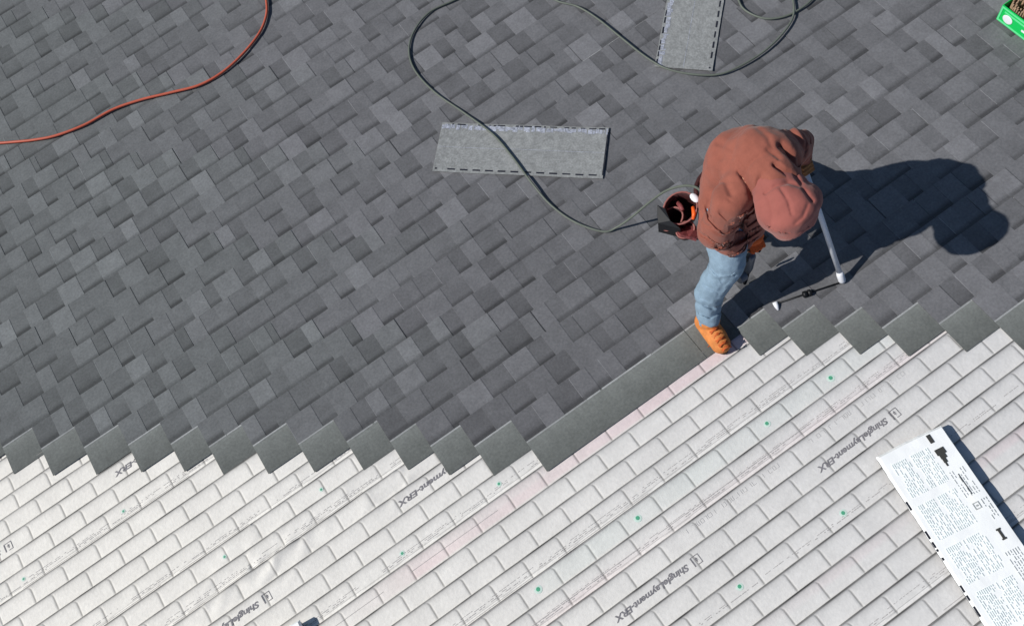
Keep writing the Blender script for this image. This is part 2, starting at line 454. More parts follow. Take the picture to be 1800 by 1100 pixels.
# the wordmark, printed so that it reads from the eave: left end at larger u
for (lx, ly, ex, ey, part) in ((1571,727,1437,826,1), (1224,986,1081,1090,1), (470,1052,320,1160,1), (862,776,699,888,.9), (14,960,-120,1050,1), (345,735,200,832,.5)):
    L0 = at(lx, ly); R0 = at(ex, ey)
    row = round(((L0.y+R0.y)/2)/P-.5); yb = row*P+.036
    x0 = L0.x; wd = (R0-L0).length
    flat_marks(logo(x0-.026, yb-.004, .046), 'printed_emblem', M_ink, under)
    text_obj('ShingleLayment-ERX', (x0+.045, yb-.003, 0), wd-.045, .040, M_ink, 'printed_wordmark', offset=.032)
# tiny illegible print: rows of short dashes beside the sheet laps
rr = random.Random(5)
def dashrow(v, ua, ub, gapchance=.35, hgt=.0022):
    out = []; u = ua
    while u < ub:
        l = rr.uniform(.004, .016)
        if rr.random() > gapchance*.5: out.append((-(u+l), v-hgt/2, -u, v+hgt/2))
        u += l+rr.choice([.002, .003, .006])
    return out
def runs(n, fr, u0, u1, h=.0024):
    """broken runs of small print on course n at fraction fr"""
    out = []; u = u0
    while u < u1:
        l = rr.uniform(.18, .5); out += dashrow(n*P+fr*P, u, min(u+l, u1), hgt=h); u += l+rr.uniform(.02, .25)
    return out
marks = []
for n in (-12, -8, -6, -2, 2, 4, 8, 12):
    marks += runs(n, .76, -3.0, 3.6, .0034) + runs(n, .68, -3.0, 3.6, .0026) + ([] if n in (8, -8) else runs(n, .60, -3, 3.6))
marks = [m_ for m_ in marks if -m_[0] < umax_of(m_[1])-.30 and rr.random() < .85]
flat_marks(marks, 'small_print', M_inkfaint, under)
# thin continuous rules
rules = []
for n, fr in ((-12, .93), (-8, .93), (-6, .94), (2, .94), (4, .66), (13, .9), (3, .08), (-1, .52)):
    u = -3.0
    while u < 3.6:
        l = rr.uniform(.4, 1.2)
        if u+l < umax_of(n*P)-.3: rules.append((-(u+l), n*P+fr*P-.0011, -u, n*P+fr*P+.0011))
        u += l+rr.uniform(.01, .2)
flat_marks(rules, 'printed_rule', M_inkfaint, under)
# hollow lettering too faint to read: small open loops and strokes
def loops(n, fr, ua, ub, hh=.021):
    V = []; Fq = []; u = ua
    while u < ub:
        w_ = rr.uniform(.012, .022); y0 = (n+fr)*P
        a = -(u+w_); c = -u; t = .0022; k = rr.choice('oolni')
        R = [(a, y0, a+t, y0+hh)] if k != 'o' else []
        if k in 'on': R += [(a, y0+hh-t, c, y0+hh), (c-t, y0, c, y0+hh)]
        if k == 'o': R += [(a, y0, a+t, y0+hh), (a, y0, c, y0+t)]
        if k == 'l': R += [(a, y0, c, y0+t)]
        V += R; u += w_+rr.choice([.006, .008, .03])
    return V
lp = loops(5, .22, .6, 1.15)+loops(5, .22, 1.35, 1.95)+loops(-7, .3, -.5, -.1)
flat_marks([q for q in lp if -q[0] < umax_of(q[1])-.3 and rr.random() < .75], 'hollow_lettering', M_hollow, under)

# plastic cap nails
for (px, py, big) in ((946,1035,1),(1121,910,1),(1348,744,.9),(1460,664,1),(1300,1030,.9),(1482,901,.9),(877,850,.7),(565,860,.6),(707,972,.7),(217,898,.6),(395,978,.6),(42,1017,.6)):
    p = at(px, py); z = relief(-p.x, p.y)
    b = MB(); n = 18; cap = []
    rr1, rr2 = .021*big, .011*big
    for rad, zz in ((rr1, .0003), (rr1*.9, .0007), (rr1*.5, .0009)):
        b.add([(p.x+math.cos(t*2*math.pi/n)*rad, p.y+math.sin(t*2*math.pi/n)*rad, z+zz) for t in range(n)], [])
    f = []
    for a in range(2):
        for t in range(n): f.append((a*n+t, a*n+(t+1) % n, (a+1)*n+(t+1) % n, (a+1)*n+t))
    f.append(tuple(2*n+t for t in range(n))); b.f = f
    o = b.build('cap_nail', M_caphalo, roof, smooth=True)
    b = MB(); b.tube([(p.x, p.y, z+.0006), (p.x, p.y, z+.0016)], [rr2, rr2*.85], 14); b.build('nail_head', M_capnail, o)

# ------------------------------------------------------------ loose shingles lying face down
def loose_shingle(p_bl, p_br, p_tl, label, seed):
    O = Vector(p_bl); X = (Vector(p_br)-O); L = 1.0; X.normalize(); Yd = Vector(p_tl)-O; Y = Vector((-X.y, X.x, 0)); 
    if Y.dot(Yd) < 0: Y = -Y
    W = WID; zb = .022; t = thing('loose_shingle', (O.x, O.y, zb), label, 'shingle', 'loose shingles laid back side up on the new roof')
    base = (O.x, O.y, zb); r = random.Random(seed)
    def P3(a, c, z): 
        curl = .004*(2*a/L-1)**2+.002*math.sin(a*9+seed)
        q = O+X*a+Y*c; return (q.x, q.y, zb+curl+z)
    nx = 40; ny = 8; V = []; Fq = []
    for lay in (0, 1):
        for j in range(ny+1):
            for i in range(nx+1):
                e = .0022*vnoise(i, j, .9, seed) if j in (0, ny) else 0
                V.append(P3(L*i/nx, W*j/ny+e, -.002+.0045*lay+.0008*vnoise(i, j, .5, seed+3)*lay))
    K = (nx+1)*(ny+1); idx = lambda l, i, j: l*K+j*(nx+1)+i
    flip = X.cross(Y).z < 0
    for j in range(ny):
        for i in range(nx):
            Fq.append((idx(1,i,j), idx(1,i+1,j), idx(1,i+1,j+1), idx(1,i,j+1))); Fq.append((idx(0,i,j), idx(0,i,j+1), idx(0,i+1,j+1), idx(0,i+1,j)))
    for i in range(nx):
        Fq.append((idx(0,i,0), idx(0,i+1,0), idx(1,i+1,0), idx(1,i,0))); Fq.append((idx(0,i+1,ny), idx(0,i,ny), idx(1,i,ny), idx(1,i+1,ny)))
    for j in range(ny):
        Fq.append((idx(0,0,j+1), idx(0,0,j), idx(1,0,j), idx(1,0,j+1))); Fq.append((idx(0,nx,j), idx(0,nx,j+1), idx(1,nx,j+1), idx(1,nx,j)))
    mesh_obj('backing', V, Fq, M_back, t, base)
    def strip(segs, name, m, z=.0034):
        V = []; Fq = []
        for (a0, a1, c0, c1) in segs:
            n = len(V); k = max(1, int((a1-a0)/.03))
            for i in range(k+1):
                a = a0+(a1-a0)*i/k
                V.append(P3(a, c0, z)); V.append(P3(a, c1, z))
            for i in range(k): q = n+2*i; Fq.append((q, q+2, q+3, q+1))
        mesh_obj(name, V, Fq, m, t, base)
    strip([(.012+i*.0755+(.0 if i else .0), .012+i*.0755+(.046 if i else .012), .014+r.uniform(-.001, .001), .024) for i in range(13)], 'adhesive_dashes', M_tar)
    # ragged release film along the other edge
    seg = []; a = .005
    while a < L-.01:
        l = r.uniform(.005, .03); seg.append((a, min(a+l, L-.004), W-.034-r.uniform(0, .016), W-.014+r.uniform(-.006, .006))); a += l+r.choice([0, 0, .003, .008])
    strip(seg, 'release_film', M_film, .0036)
    seg = []; a = .01
    while a < L-.02:
        l = r.uniform(.008, .05)
        if r.random() < .6: seg.append((a, min(a+l, L-.01), W-.013-r.uniform(0, .003), W-.006))
        a += l+r.uniform(.004, .03)
    strip(seg, 'tar_specks', M_tar, .0039)
    strip([(.008, L-.012, .168, .1705)], 'lamination_seam', M_film, .0033)
    strip([(L-.0065, L-.001, .02, W-.03)], 'tar_edge', M_tar, .0034)
    return t
A = at(762,305); Bp = at(1055,318); D_ = at(780,222)
loose_shingle(A, Bp, D_, 'grey shingle lying face down left of the worker, a hose crossing over it', 3)
A = at(1252,130); X = (at(1273,0)-A); Bq = A+X
loose_shingle(A, Bq, at(1152,122), 'grey shingle lying face down at the top edge of the picture, pointing upward', 9)

# ------------------------------------------------------------ hoses
def hose(name, pts, r, m, label, closed=False):
    P3 = catmull(pts, 10); b = MB(); b.tube(P3, r, 10)
    o = b.build(name, m, None, base=tuple(P3[0]), smooth=True); return tag(o, label, 'hose')
def roofpts(L, z): return [at(x, y, z) for x, y in L]
ZT = .027
hose('air_hose', roofpts([(-60,256),(-20,253),(20,250),(60,246),(100,238),(150,219),(200,192),(250,175),(300,163),(350,150),(390,128),(425,97),(455,60),(468,28),(468,0),(460,-35),(440,-70)], ZT+.004), .0085, M_hose1, 'orange hose curving across the shingles at the upper left')
ha = roofpts([(860,-30),(800,0),(755,22),(728,55),(719,90),(730,125),(765,163),(815,198)], ZT)+roofpts([(865,235),(900,275),(935,322)], ZT+.012)+roofpts([(968,360),(1010,390),(1060,407)], ZT)
ha += [at(1085,399,.05), at(1110,382,.14), at(1140,357,.30), at(1170,336,.46), at(1200,327,.60), at(1222,329,.70), at(1238,342,.76), at(1246,354,.74)]
hose('air_hose', ha, .0062, M_hose2, 'thin grey green hose running over the loose shingle and up to the worker')
hose('air_hose', roofpts([(940,-30),(975,0),(1015,12),(1050,33),(1090,65),(1125,93),(1150,110),(1172,121),(1210,130),(1255,132),(1290,122),(1340,93),(1375,60),(1394,30),(1394,0),(1385,-30)], ZT+.010), .0062, M_hose2, 'thin hose passing the lower end of the shingle at the top edge')
hose('air_hose', roofpts([(1290,-40),(1298,0),(1312,20),(1345,33),(1380,29),(1410,14),(1432,-6),(1450,-35)], ZT+.004), .0062, M_hose2, 'small loop of thin hose right of the shingle at the top edge')

# ------------------------------------------------------------ bundles of shingles in white wrapper
def bundle(corner, other, length, thick, label, seed, marks=True):
    """corner/other: top corners of the near end, at the top's height"""
    C0 = Vector(corner); X = Vector(other)-C0; W = .335; X.normalize(); Y = Vector((-X.y, X.x, 0))
    base = (C0.x, C0.y, 0); r = random.Random(seed)
    t = thing('shingle_bundle', base, label, 'bundle', 'wrapped shingle bundles resting on the underlayment')
    def Q(a, c, z): q = C0+X*a+Y*c; return Vector((q.x, q.y, z))
    # stack of shingle edges inside, shows at the open sides
    b = MB(); nlay = 6; lh = (thick-.012)/nlay
    for i in range(nlay):
        dx = r.uniform(-.004, .004); dy = r.uniform(-.003, .006)
        b.box(Q(W/2+dx, length/2+dy, .008+lh*(i+.5)), (W-.008, length-.008, lh*.86), (X, Y, Vector((0,0,1))))
    b.build('stacked_shingles', M_tar, t, base)
    # wrapper: a puffy sheet over the top, folded down round the sides
    nx, ny = 22, 56; V = []; Fq = []
    for j in range(ny+1):
        for i in range(nx+1):
            a = -.012+(W+.024)*i/nx; c = -.012+(length+.024)*j/ny
            ed = min(a+.012, W+.012-a, c+.012, length+.012-c)
            z = thick+.002+.0025*vnoise(a, c, 7, seed)+.0012*vnoise(a, c, 22, seed+1)
            if ed < .012: z = thick-(.002 if ed > 1e-6 else .018+.008*vnoise(a, c, 30, seed+2))
            bow = .004*math.sin(math.pi*min(1, max(0, a/W))) if c < .04 else 0
            V.append(Q(min(max(a, -.004), W+.004), min(max(c, -.004), length+.004)-bow*(1-max(0, c)/.04), z))
    for j in range(ny):
        for i in range(nx): p = j*(nx+1)+i; Fq.append((p, p+1, p+nx+2, p+nx+1))
    w = mesh_obj('wrapper', V, Fq, M_wrap, t, base)
    bake(w, [lambda o: setattr(o.modifiers.new('s', 'SOLIDIFY'), 'thickness', .0012)], smooth=False)
    def patch(name, m, rects, dz=.0035):
        V = []; Fq = []
        for (a0, c0, a1, c1) in rects:
            n = len(V); ka = max(1, int((a1-a0)/.02)); kc = max(1, int((c1-c0)/.02))
            for j in range(kc+1):
                for i in range(ka+1):
                    a = a0+(a1-a0)*i/ka; c = c0+(c1-c0)*j/kc
                    V.append(Q(a, c, thick+.002+.0025*vnoise(a, c, 7, seed)+.0012*vnoise(a, c, 22, seed+1)+dz))
            for j in range(kc):
                for i in range(ka): p = n+j*(ka+1)+i; Fq.append((p, p+1, p+ka+2, p+ka+1))
        return mesh_obj(name, V, Fq, m, w, base)
    return t, Q, patch, w
Hb = .066
c_r = at(1655,748,Hb); c_l = at(1543,803,Hb)
t, Q, patch, w = bundle(c_r, c_l, 1.0, Hb, 'white wrapped bundle of shingles at the lower right with black printed marks', 4)
# a runs from the right edge to the left edge, c runs away down the picture
patch('black_mark', M_wrapblack, [(.072,.010,.092,.052)]); patch('black_mark', M_wrapblack, [(.052,.085,.098,.115), (.062,.115,.092,.135), (.072,.135,.090,.155), (.080,.155,.088,.172)])
patch('black_bar', M_wrapblack, [(.052,.505,.064,.55), (.047,.50,.069,.508), (.047,.545,.069,.553)])
r5 = random.Random(8); g1 = []
def textblock(a0, a1, c0, c1, dl=.011, h=.003):
    """lines of unreadable print running down the length"""
    out = []; a = a0
    while a < a1:
        c = c0
        while c < c1:
            l = r5.uniform(.006, .03)
            if r5.random() < .8: out.append((a, c, a+h, min(c+l, c1)))
            c += l+.005
        a += dl
    return out
pale = []
for c0 in (.06, .27, .48, .69, .88):
    for a0 in (.115, .215):
        patch('text_block', M_wrapblue, textblock(a0+r5.uniform(0, .01), a0+.09, c0, min(.985, c0+.17), .0095, .0038), .0032)
for q5 in ((.03, .10, .20, .33, .013, .0022), (.03, .10, .60, .95, .012, .0024), (.02, .05, .36, .46, .012, .003)): patch('text_block', M_wrapgrey, textblock(*q5), .0034)
patch('black_rule', M_wrapblack, [(.064,.222,.0675,.325)], .0036)
patch('round_marks', M_wrapgrey, [(.062,.362,.092,.366),(.062,.39,.092,.394),(.062,.366,.066,.39),(.088,.366,.092,.39),(.072,.374,.082,.382)], .0037)
# frayed black seal along the left edge
b = MB()
c = .12
while c < .95:
    l = r5.uniform(.01, .05)
    if r5.random() < .75: b.box(Q(.337, c+l/2, Hb-.004), (.008, l, .006), ((Q(1,0,0)-Q(0,0,0)), (Q(0,1,0)-Q(0,0,0)), Vector((0,0,1))))
    c += l+r5.uniform(.002, .03)
b.build('torn_edge', M_tar, w, tuple(Q(0, 0, 0)))
c2r = at(524,1090,Hb); c2l = at(436,1143,Hb)
bundle(c2r, c2l, 1.0, Hb, 'corner of a white wrapped bundle cut off by the bottom edge', 12)

# ------------------------------------------------------------ green box
g0_ = at(1749,38); g1_ = at(1800,77)
X = (g1_-g0_); X.z = 0; X.normalize(); Y = Vector((-X.y, X.x, 0))
tst = at(1790, 10)-g0_
if Y.dot(tst) < 0: Y = -Y
gb = thing('nail_box', tuple(g0_), 'open green cardboard box of coil nails cut off by the top right corner', 'box')
BL, BW, BH = .42, .30, .115; z0 = .019; Zv = Vector((0, 0, 1))
G = lambda a, c, z: g0_+X*a+Y*c+Vector((0, 0, z+z0))
b = MB(); b.box(G(BL/2, .002, BH/2), (BL, .004, BH), (X, Y, Zv)); b.box(G(BL/2, BW, BH/2), (BL, .004, BH), (X, Y, Zv))
b.box(G(.002, BW/2, BH/2), (.004, BW-.006, BH), (X, Y, Zv)); b.box(G(BL-.002, BW/2, BH/2), (.004, BW-.006, BH), (X, Y, Zv)); b.box(G(BL/2, BW/2, .002), (BL-.01, BW-.01, .004), (X, Y, Zv))
b.build('box_walls', M_green, gb, tuple(g0_))
b = MB()
for z_ in (.010, BH-.010): b.box(G(BL/2, -.0016, z_), (BL-.006, .0016, .010), (X, Y, Zv))
b.box(G(.008, -.0016, BH/2), (.010, .0016, BH-.032), (X, Y, Zv)); b.box(G(.10, -.0016, BH*.73), (.14, .0016, .010), (X, Y, Zv))
b.build('pale_border', M_green2, gb, tuple(g0_))
b = MB(); b.sphere(G(.062, -.0012, BH*.42), .033, 16, 8, (1, .05, .85), (X, Y, Zv)); b.build('white_emblem', M_white, gb, tuple(g0_), smooth=True)
b = MB(); b.box(G(BL*.62, -.0016, BH*.42), (.20, .0016, .012), (X, Y, Zv)); b.build('white_line', M_white, gb, tuple(g0_))
for i in range(3):
    for j in range(2):
        cc = G(.07+i*.135, .08+j*.135, 0); b = MB(); 
        for k in range(26):
            an = k*2*math.pi/26
            p0 = cc+X*math.cos(an)*.055+Y*math.sin(an)*.055; b.tube([p0+Vector((0,0,.012)), p0+Vector((0,0,.118+.008*math.sin(k*2)))], .0045, 6)
            p0 = cc+X*math.cos(an)*.036+Y*math.sin(an)*.036
            if k % 2: b.tube([p0+Vector((0,0,.012)), p0+Vector((0,0,.116))], .0045, 6)
        b.build('nail_coil', M_coil if (i+j) % 2 else M_card, gb, tuple(g0_))

# ------------------------------------------------------------ THE WORKER
foot_r = at(1258, 596); pb = (foot_r.x, foot_r.y, 0)
man = thing('person', pb, 'roofer in a rust brown hooded jacket and faded jeans bending over the shingles', 'person')
J = dict(pel=at(1283,322,.74), mid=at(1300,283,.90), up=at(1343,285,1.00), neck=at(1366,318,1.06), head=at(1388,367,1.03),
         ls=at(1392,258,.98), rs=at(1284,356,.96), re=at(1257,410,.74), rw=at(1314,424,.50), le=at(1400,252,.84), lw=at(1410,280,.76),
         rh=at(1275,352,.72), lh=at(1305,300,.72), rk=at(1280,463,.47), rc=at(1247,513,.27), ra=at(1246,562,.105), lk=at(1325,308,.42), la=at(1306,262,.10))
# body: one continuous surface (head with face, trunk, limbs)
b = MB()
b.caps(J['pel'], .12, J['mid'], .12); b.caps(J['mid'], .12, J['up'], .13); b.caps(J['up'], .12, J['neck'], .06)
b.caps(J['up'], .09, J['ls'], .065); b.caps(J['up'], .09, J['rs'], .065)
b.caps(J['ls'], .06, J['le'], .042); b.caps(J['le'], .042, J['lw'], .028); b.caps(J['rs'], .06, J['re'], .042); b.caps(J['re'], .042, J['rw'], .028)
b.caps(J['pel'], .11, J['rh'], .10); b.caps(J['pel'], .11, J['lh'], .10)
b.caps(J['rh'], .09, J['rk'], .055); b.caps(J['rk'], .055, J['rc'], .050); b.caps(J['rc'], .050, J['ra'], .04); b.caps(J['lh'], .09, J['lk'], .055); b.caps(J['lk'], .055, J['la'], .04)
face = Vector((-.05, .80, -.60)).normalized(); crown = (J['head']-J['neck']).normalized()
side = face.cross(crown).normalized(); crown = side.cross(face).normalized()
hc = J['head']-face*.012
b.sphere(hc, .1, 20, 14, (.76, 1.12, .92), (side, crown, face)); b.caps(J['neck'], .055, hc, .055)
b.sphere(hc-crown*.055+face*.03, .06, 16, 10, (.85, .9, .95), (side, crown, face))     # jaw
b.caps(hc+face*.088+crown*.01, .010, hc+face*.105-crown*.018, .014)                   # nose
b.caps(hc+face*.088-crown*.052-side*.018, .008, hc+face*.088-crown*.052+side*.018, .008) # lips
for s_ in (-1, 1):
    b.sphere(hc+side*.078*s_-crown*.005, .026, 10, 8, (.4, 1.1, .7), (side, crown, face))
    b.sphere(hc+side*.030*s_+face*.080+crown*.018, .013, 10, 8)
body = b.build('body', M_skin, man, pb); bake(body, [m_remesh(.008), m_smooth(3)])
# jeans
b = MB()
b.caps(J['pel']-Vector((0,0,.02)), .118, J['rh'], .108); b.caps(J['pel']-Vector((0,0,.02)), .118, J['lh'], .108)
b.caps(J['rh'], .112, J['rk'], .086); b.caps(J['rk'], .084, J['rc'], .074); b.caps(J['rc'], .074, J['ra']+Vector((0, 0, .012)), .060)
b.caps(J['lh'], .112, J['lk'], .083); b.caps(J['lk'], .083, J['la']+Vector((0, 0, .02)), .064)
jeans = b.build('jeans', M_jean, man, pb)
def tex(name, size, depth=2):
    t = bpy.data.textures.new(name, 'CLOUDS'); t.noise_scale = size; t.noise_depth = depth; return t
T1 = tex('folds', .07); T2 = tex('folds_fine', .03); T3 = tex('soft_folds', .14, 1)
def m_disp(t, s):
    def f(o): d = o.modifiers.new('d', 'DISPLACE'); d.texture = t; d.strength = s; d.mid_level = .5
    return f
bake(jeans, [m_remesh(.008), m_smooth(4), m_disp(T1, .020), m_disp(T2, .006), m_smooth(1)])
# wrinkles: ring folds on lower leg
def folds(o, segs, base):
    """real creases: push vertices in along planes across a limb"""
    bs = Vector(base)
    for v in o.data.vertices:
        p = v.co+bs; d = 0
        for (a, bb, rad, nf, amp, ph) in segs:
            ax = bb-a; L = ax.length; ax = ax/L; s = (p-a).dot(ax)
            q = (p-a)-ax*s
            if -.02 < s < L+.02 and q.length < rad:
                twist = .022*math.sin(math.atan2(q.x, q.y)*1.0+ph)+.012*math.sin(math.atan2(q.y, q.z)*2+ph*2)
                w = math.sin((s+twist)/L*nf*math.pi+ph)
                d += -amp*math.exp(-(w/.30)**2)*(.75+.25*math.sin(math.atan2(q.x, q.z)*2+ph))
        if d: v.co += v.normal*d
    o.data.update()
folds(jeans, [(J['rk'].lerp(J['ra'], .45), J['ra'], .12, 1.6, .010, 1.0), (J['rh'].lerp(J['rk'], .5), J['rk'].lerp(J['ra'], .2), .14, 1.5, .010, 2.2)], pb)
# jacket
b = MB()
b.caps(J['pel']+Vector((0, 0, .0)), .142, J['mid'], .150); b.caps(J['mid'], .150, J['up'], .158); b.caps(J['up'], .150, J['neck'], .10)
b.caps(J['up'], .13, J['ls'], .082); b.caps(J['up'], .12, J['rs'], .085)
b.caps(J['ls'], .082, J['le'], .075); b.caps(J['le'], .072, J['lw'].lerp(J['le'], .15), .050)
b.caps(J['rs'], .088, J['re'], .080); b.caps(J['re'], .078, J['rw'].lerp(J['re'], .18), .052)
b.caps(J['pel'], .145, J['rh'], .125); b.caps(J['rh'], .120, at(1262,400,.64), .090); b.caps(at(1262,400,.66), .09, at(1282,418,.62), .09)
b.caps(at(1296,352,.76), .12, at(1318,384,.62), .085); b.caps(at(1318,384,.62), .085, at(1318,400,.58), .07)
jk = b.build('jacket', M_jacket, man, pb)
bake(jk, [m_remesh(.007), m_smooth(5), m_disp(T3, .026), m_disp(T1, .006), m_smooth(2)])
folds(jk, [(J['rs'].lerp(J['re'], .35), J['re'], .14, 2.0, .013, .4), (J['re'], J['rw'], .13, 2.6, .014, 1.4), (J['ls'].lerp(J['le'], .2), J['lw'], .12, 2.4, .010, 2.0),
           (J['up'].lerp(J['rs'], .45), J['rs'], .16, 1.2, .006, .9), (J['up'].lerp(J['neck'], .2), J['neck'], .14, 1.6, .006, .3)], pb)
def crease(o, lines, base, hmin):
    bs = Vector(base)
    for v in o.data.vertices:
        p = v.co+bs
        if p.z < hmin or v.normal.z < .05: continue
        x, y = to_px(p.x, p.y, p.z); d = 0
        for pts, dep, wd in lines:
            for (ax_, ay), (bx, by) in zip(pts, pts[1:]):
                L2 = (bx-ax_)**2+(by-ay)**2; t = max(0, min(1, ((x-ax_)*(bx-ax_)+(y-ay)*(by-ay))/L2))
                r_ = math.hypot(x-ax_-t*(bx-ax_), y-ay-t*(by-ay))
                if r_ < wd*2.5: d = max(d, dep*math.exp(-(r_/wd)**2))
        if d: v.co -= Vector((0, 0, d*1.0))
    o.data.update()
crease(jk, [([(1243,362),(1247,382),(1262,398),(1284,406)], .03, 3.5), ([(1340,318),(1334,344),(1320,368),(1302,384)], .055, 7), ([(1332,378),(1306,396),(1272,404)], .05, 5),
            ([(1334,398),(1304,418),(1262,432)], .055, 5.5), ([(1330,414),(1306,436),(1284,447)], .045, 4.5), ([(1372,254),(1388,268),(1404,286)], .045, 5), ([(1362,288),(1384,303),(1410,318)], .034, 4),
            ([(1384,222),(1402,240),(1416,262)], .016, 4), ([(1394,214),(1414,232),(1424,250)], .012, 3), ([(1262,250),(1290,262),(1310,290)], .008, 6), ([(1300,300),(1318,325),(1322,345)], .02, 5), ([(1252,300),(1275,318),(1285,340)], .010, 5), ([(1330,222),(1350,240),(1358,262)], .008, 5), ([(1236,412),(1262,424),(1290,440)], .024, 3.5), ([(1240,428),(1265,440)], .018, 3), ([(1268,372),(1290,392),(1322,408)], .03, 4.5), ([(1350,262),(1370,278)], .012, 3.5), ([(1408,228),(1418,246),(1414,272)], .014, 2.5)], pb, .45)
bake(jk, [m_smooth(1, .4)])

# hem band and cuffs
def ring(name, c, ax, r, w, m, par=man, sc=1.0):
    ax = Vector(ax).normalized(); b = MB(); b.tube([c-ax*w/2, c-ax*w/4, c+ax*w/4, c+ax*w/2], [r*.95, r, r, r*.95], 20); return b.build(name, m, par, pb, smooth=True)
ring('cuff', J['rw'].lerp(J['re'], .16), J['rw']-J['re'], .050, .035, M_jacket); ring('cuff', J['lw'].lerp(J['le'], .2), J['lw']-J['le'], .048, .03, M_jacket)
crease(jeans, [([(1262,480),(1272,500),(1268,520)], .016, 3), ([(1228,548),(1248,556),(1268,547)], .026, 2.6), ([(1236,534),(1254,541),(1272,532)], .020, 2.6), ([(1238,500),(1262,512)], .014, 3), ([(1245,462),(1258,478),(1290,482)], .022, 3), ([(1262,520),(1270,500),(1282,492)], .016, 3), ([(1230,522),(1248,528)], .012, 2.5), ([(1256,455),(1262,500),(1256,550)], .004, 1.6)], pb, .02)
bake(jeans, [m_smooth(1)])
# hood: a shell round the head, open at the face
b = MB(); b.sphere(J['head']-crown*.0, .130, 32, 20, (.98, 1.08, .98), (side, crown, face)); b.caps(J['neck']-Vector((0, 0, .03)), .108, J['head']-face*.03, .120, 24); b.caps(J['neck'].lerp(J['up'], .4)-Vector((0,0,.015)), .098, J['neck']-Vector((0,0,.03)), .106, 24)
hood = b.build('hood', M_hood, man, pb); bake(hood, [m_remesh(.007), m_smooth(5), m_disp(T3, .030), m_disp(T1, .012), m_smooth(2)])
crease(hood, [([(1345,338),(1362,326),(1385,320),(1406,326)], .014, 3.5), ([(1348,394),(1375,408),(1402,408),(1428,394)], .012, 2.8), ([(1398,306),(1412,330),(1428,352)], .013, 3.5), ([(1372,330),(1386,352),(1392,376)], .007, 3), ([(1420,360),(1412,380),(1398,392)], .008, 3), ([(1352,350),(1358,372),(1356,392)], .006, 4)], pb, .7)
bm = bmesh.new(); bm.from_mesh(hood.data); bs = Vector(pb)
kill = [f for f in bm.faces if (f.calc_center_median()+bs-J['head']).dot(face) > .095 and (f.calc_center_median()+bs-J['head']-face*.09).length < .125]
bmesh.ops.delete(bm, geom=kill, context='FACES'); bm.to_mesh(hood.data); bm.free()
bake(hood, [lambda o: (lambda s: (setattr(s, 'thickness', .012), setattr(s, 'offset', -1)))(o.modifiers.new('s', 'SOLIDIFY'))])
# seam ridge over the hood
pts = []
for k in range(13):
    an = math.radians(-35+k*14); d = crown*math.cos(an)-face*math.sin(an)*1.0
    pts.append(J['head']+(d*.1485))
# boots
def boot(ank, heel, toe, par, lift=.012, big=1.0):
    ax = Vector(toe)-Vector(heel); ax.z = 0; ax.normalize(); sd_ = Vector((-ax.y, ax.x, 0)); h0 = Vector(heel); t0 = Vector(toe)
    b = MB(); up_ = Vector((0, 0, 1))
    b.caps(ank+up_*.01, .052*big, h0+up_*.065, .050*big); b.caps(h0+up_*.055, .048*big, h0+ax*.10+up_*.058, .050*big); b.caps(h0+ax*.10+up_*.06, .048*big, t0-ax*.03+up_*.046, .046*big)
    b.caps(h0+ax*.13+up_*.044-sd_*.010, .038, t0-ax*.04+up_*.040+sd_*.006, .038)
    o = b.build('boot', M_boot, par, pb); bake(o, [m_remesh(.006), m_smooth(4)])
    b = MB(); L = (t0-h0).length; n = 24; V = []
    for z in (.004, .022):
        for k in range(n):
            an = 2*math.pi*k/n; a = math.cos(an); c = math.sin(an)
            wd = .047*(1.0 if a > 0 else .86); V.append(h0+ax*(L/2-.012+a*(L/2+.035))+sd_*c*wd+up_*(z+lift))
    b.add(V, [tuple(range(n))[::-1], tuple(range(n, 2*n))]+[(k, (k+1) % n, n+(k+1) % n, n+k) for k in range(n)])
    b.build('sole', M_sole, o, pb)
    b = MB()
    for i in range(5):
        c0 = h0+ax*(.075+i*.026)+up_*(.112-i*.0055+.008*(big-1)/.12)
        b.tube([c0-sd_*.026-up_*.012, c0+up_*.002+ax*.008, c0+sd_*.026-up_*.012], .0035, 6)
        b.tube([c0-sd_*.026-up_*.012+ax*.012, c0+up_*.002, c0+sd_*.026-up_*.012+ax*.012], .0035, 6)
    b.build('laces', M_lace, o, pb, smooth=True)
    b = MB(); b.tube([t0-ax*.055+sd_*.050*big+up_*.03, t0-ax*.045+sd_*.025+up_*.084*big, t0-ax*.040+up_*.093*big, t0-ax*.045-sd_*.025+up_*.086*big, t0-ax*.055-sd_*.052*big+up_*.03], .0028, 6); b.build('toe_seam', M_lace, o, pb, smooth=True); return o
boot(J['ra'], at(1239,573,0), at(1272,618,0), man, big=1.12)
boot(J['la'], at(1300,254,0), at(1330,284,0), man)
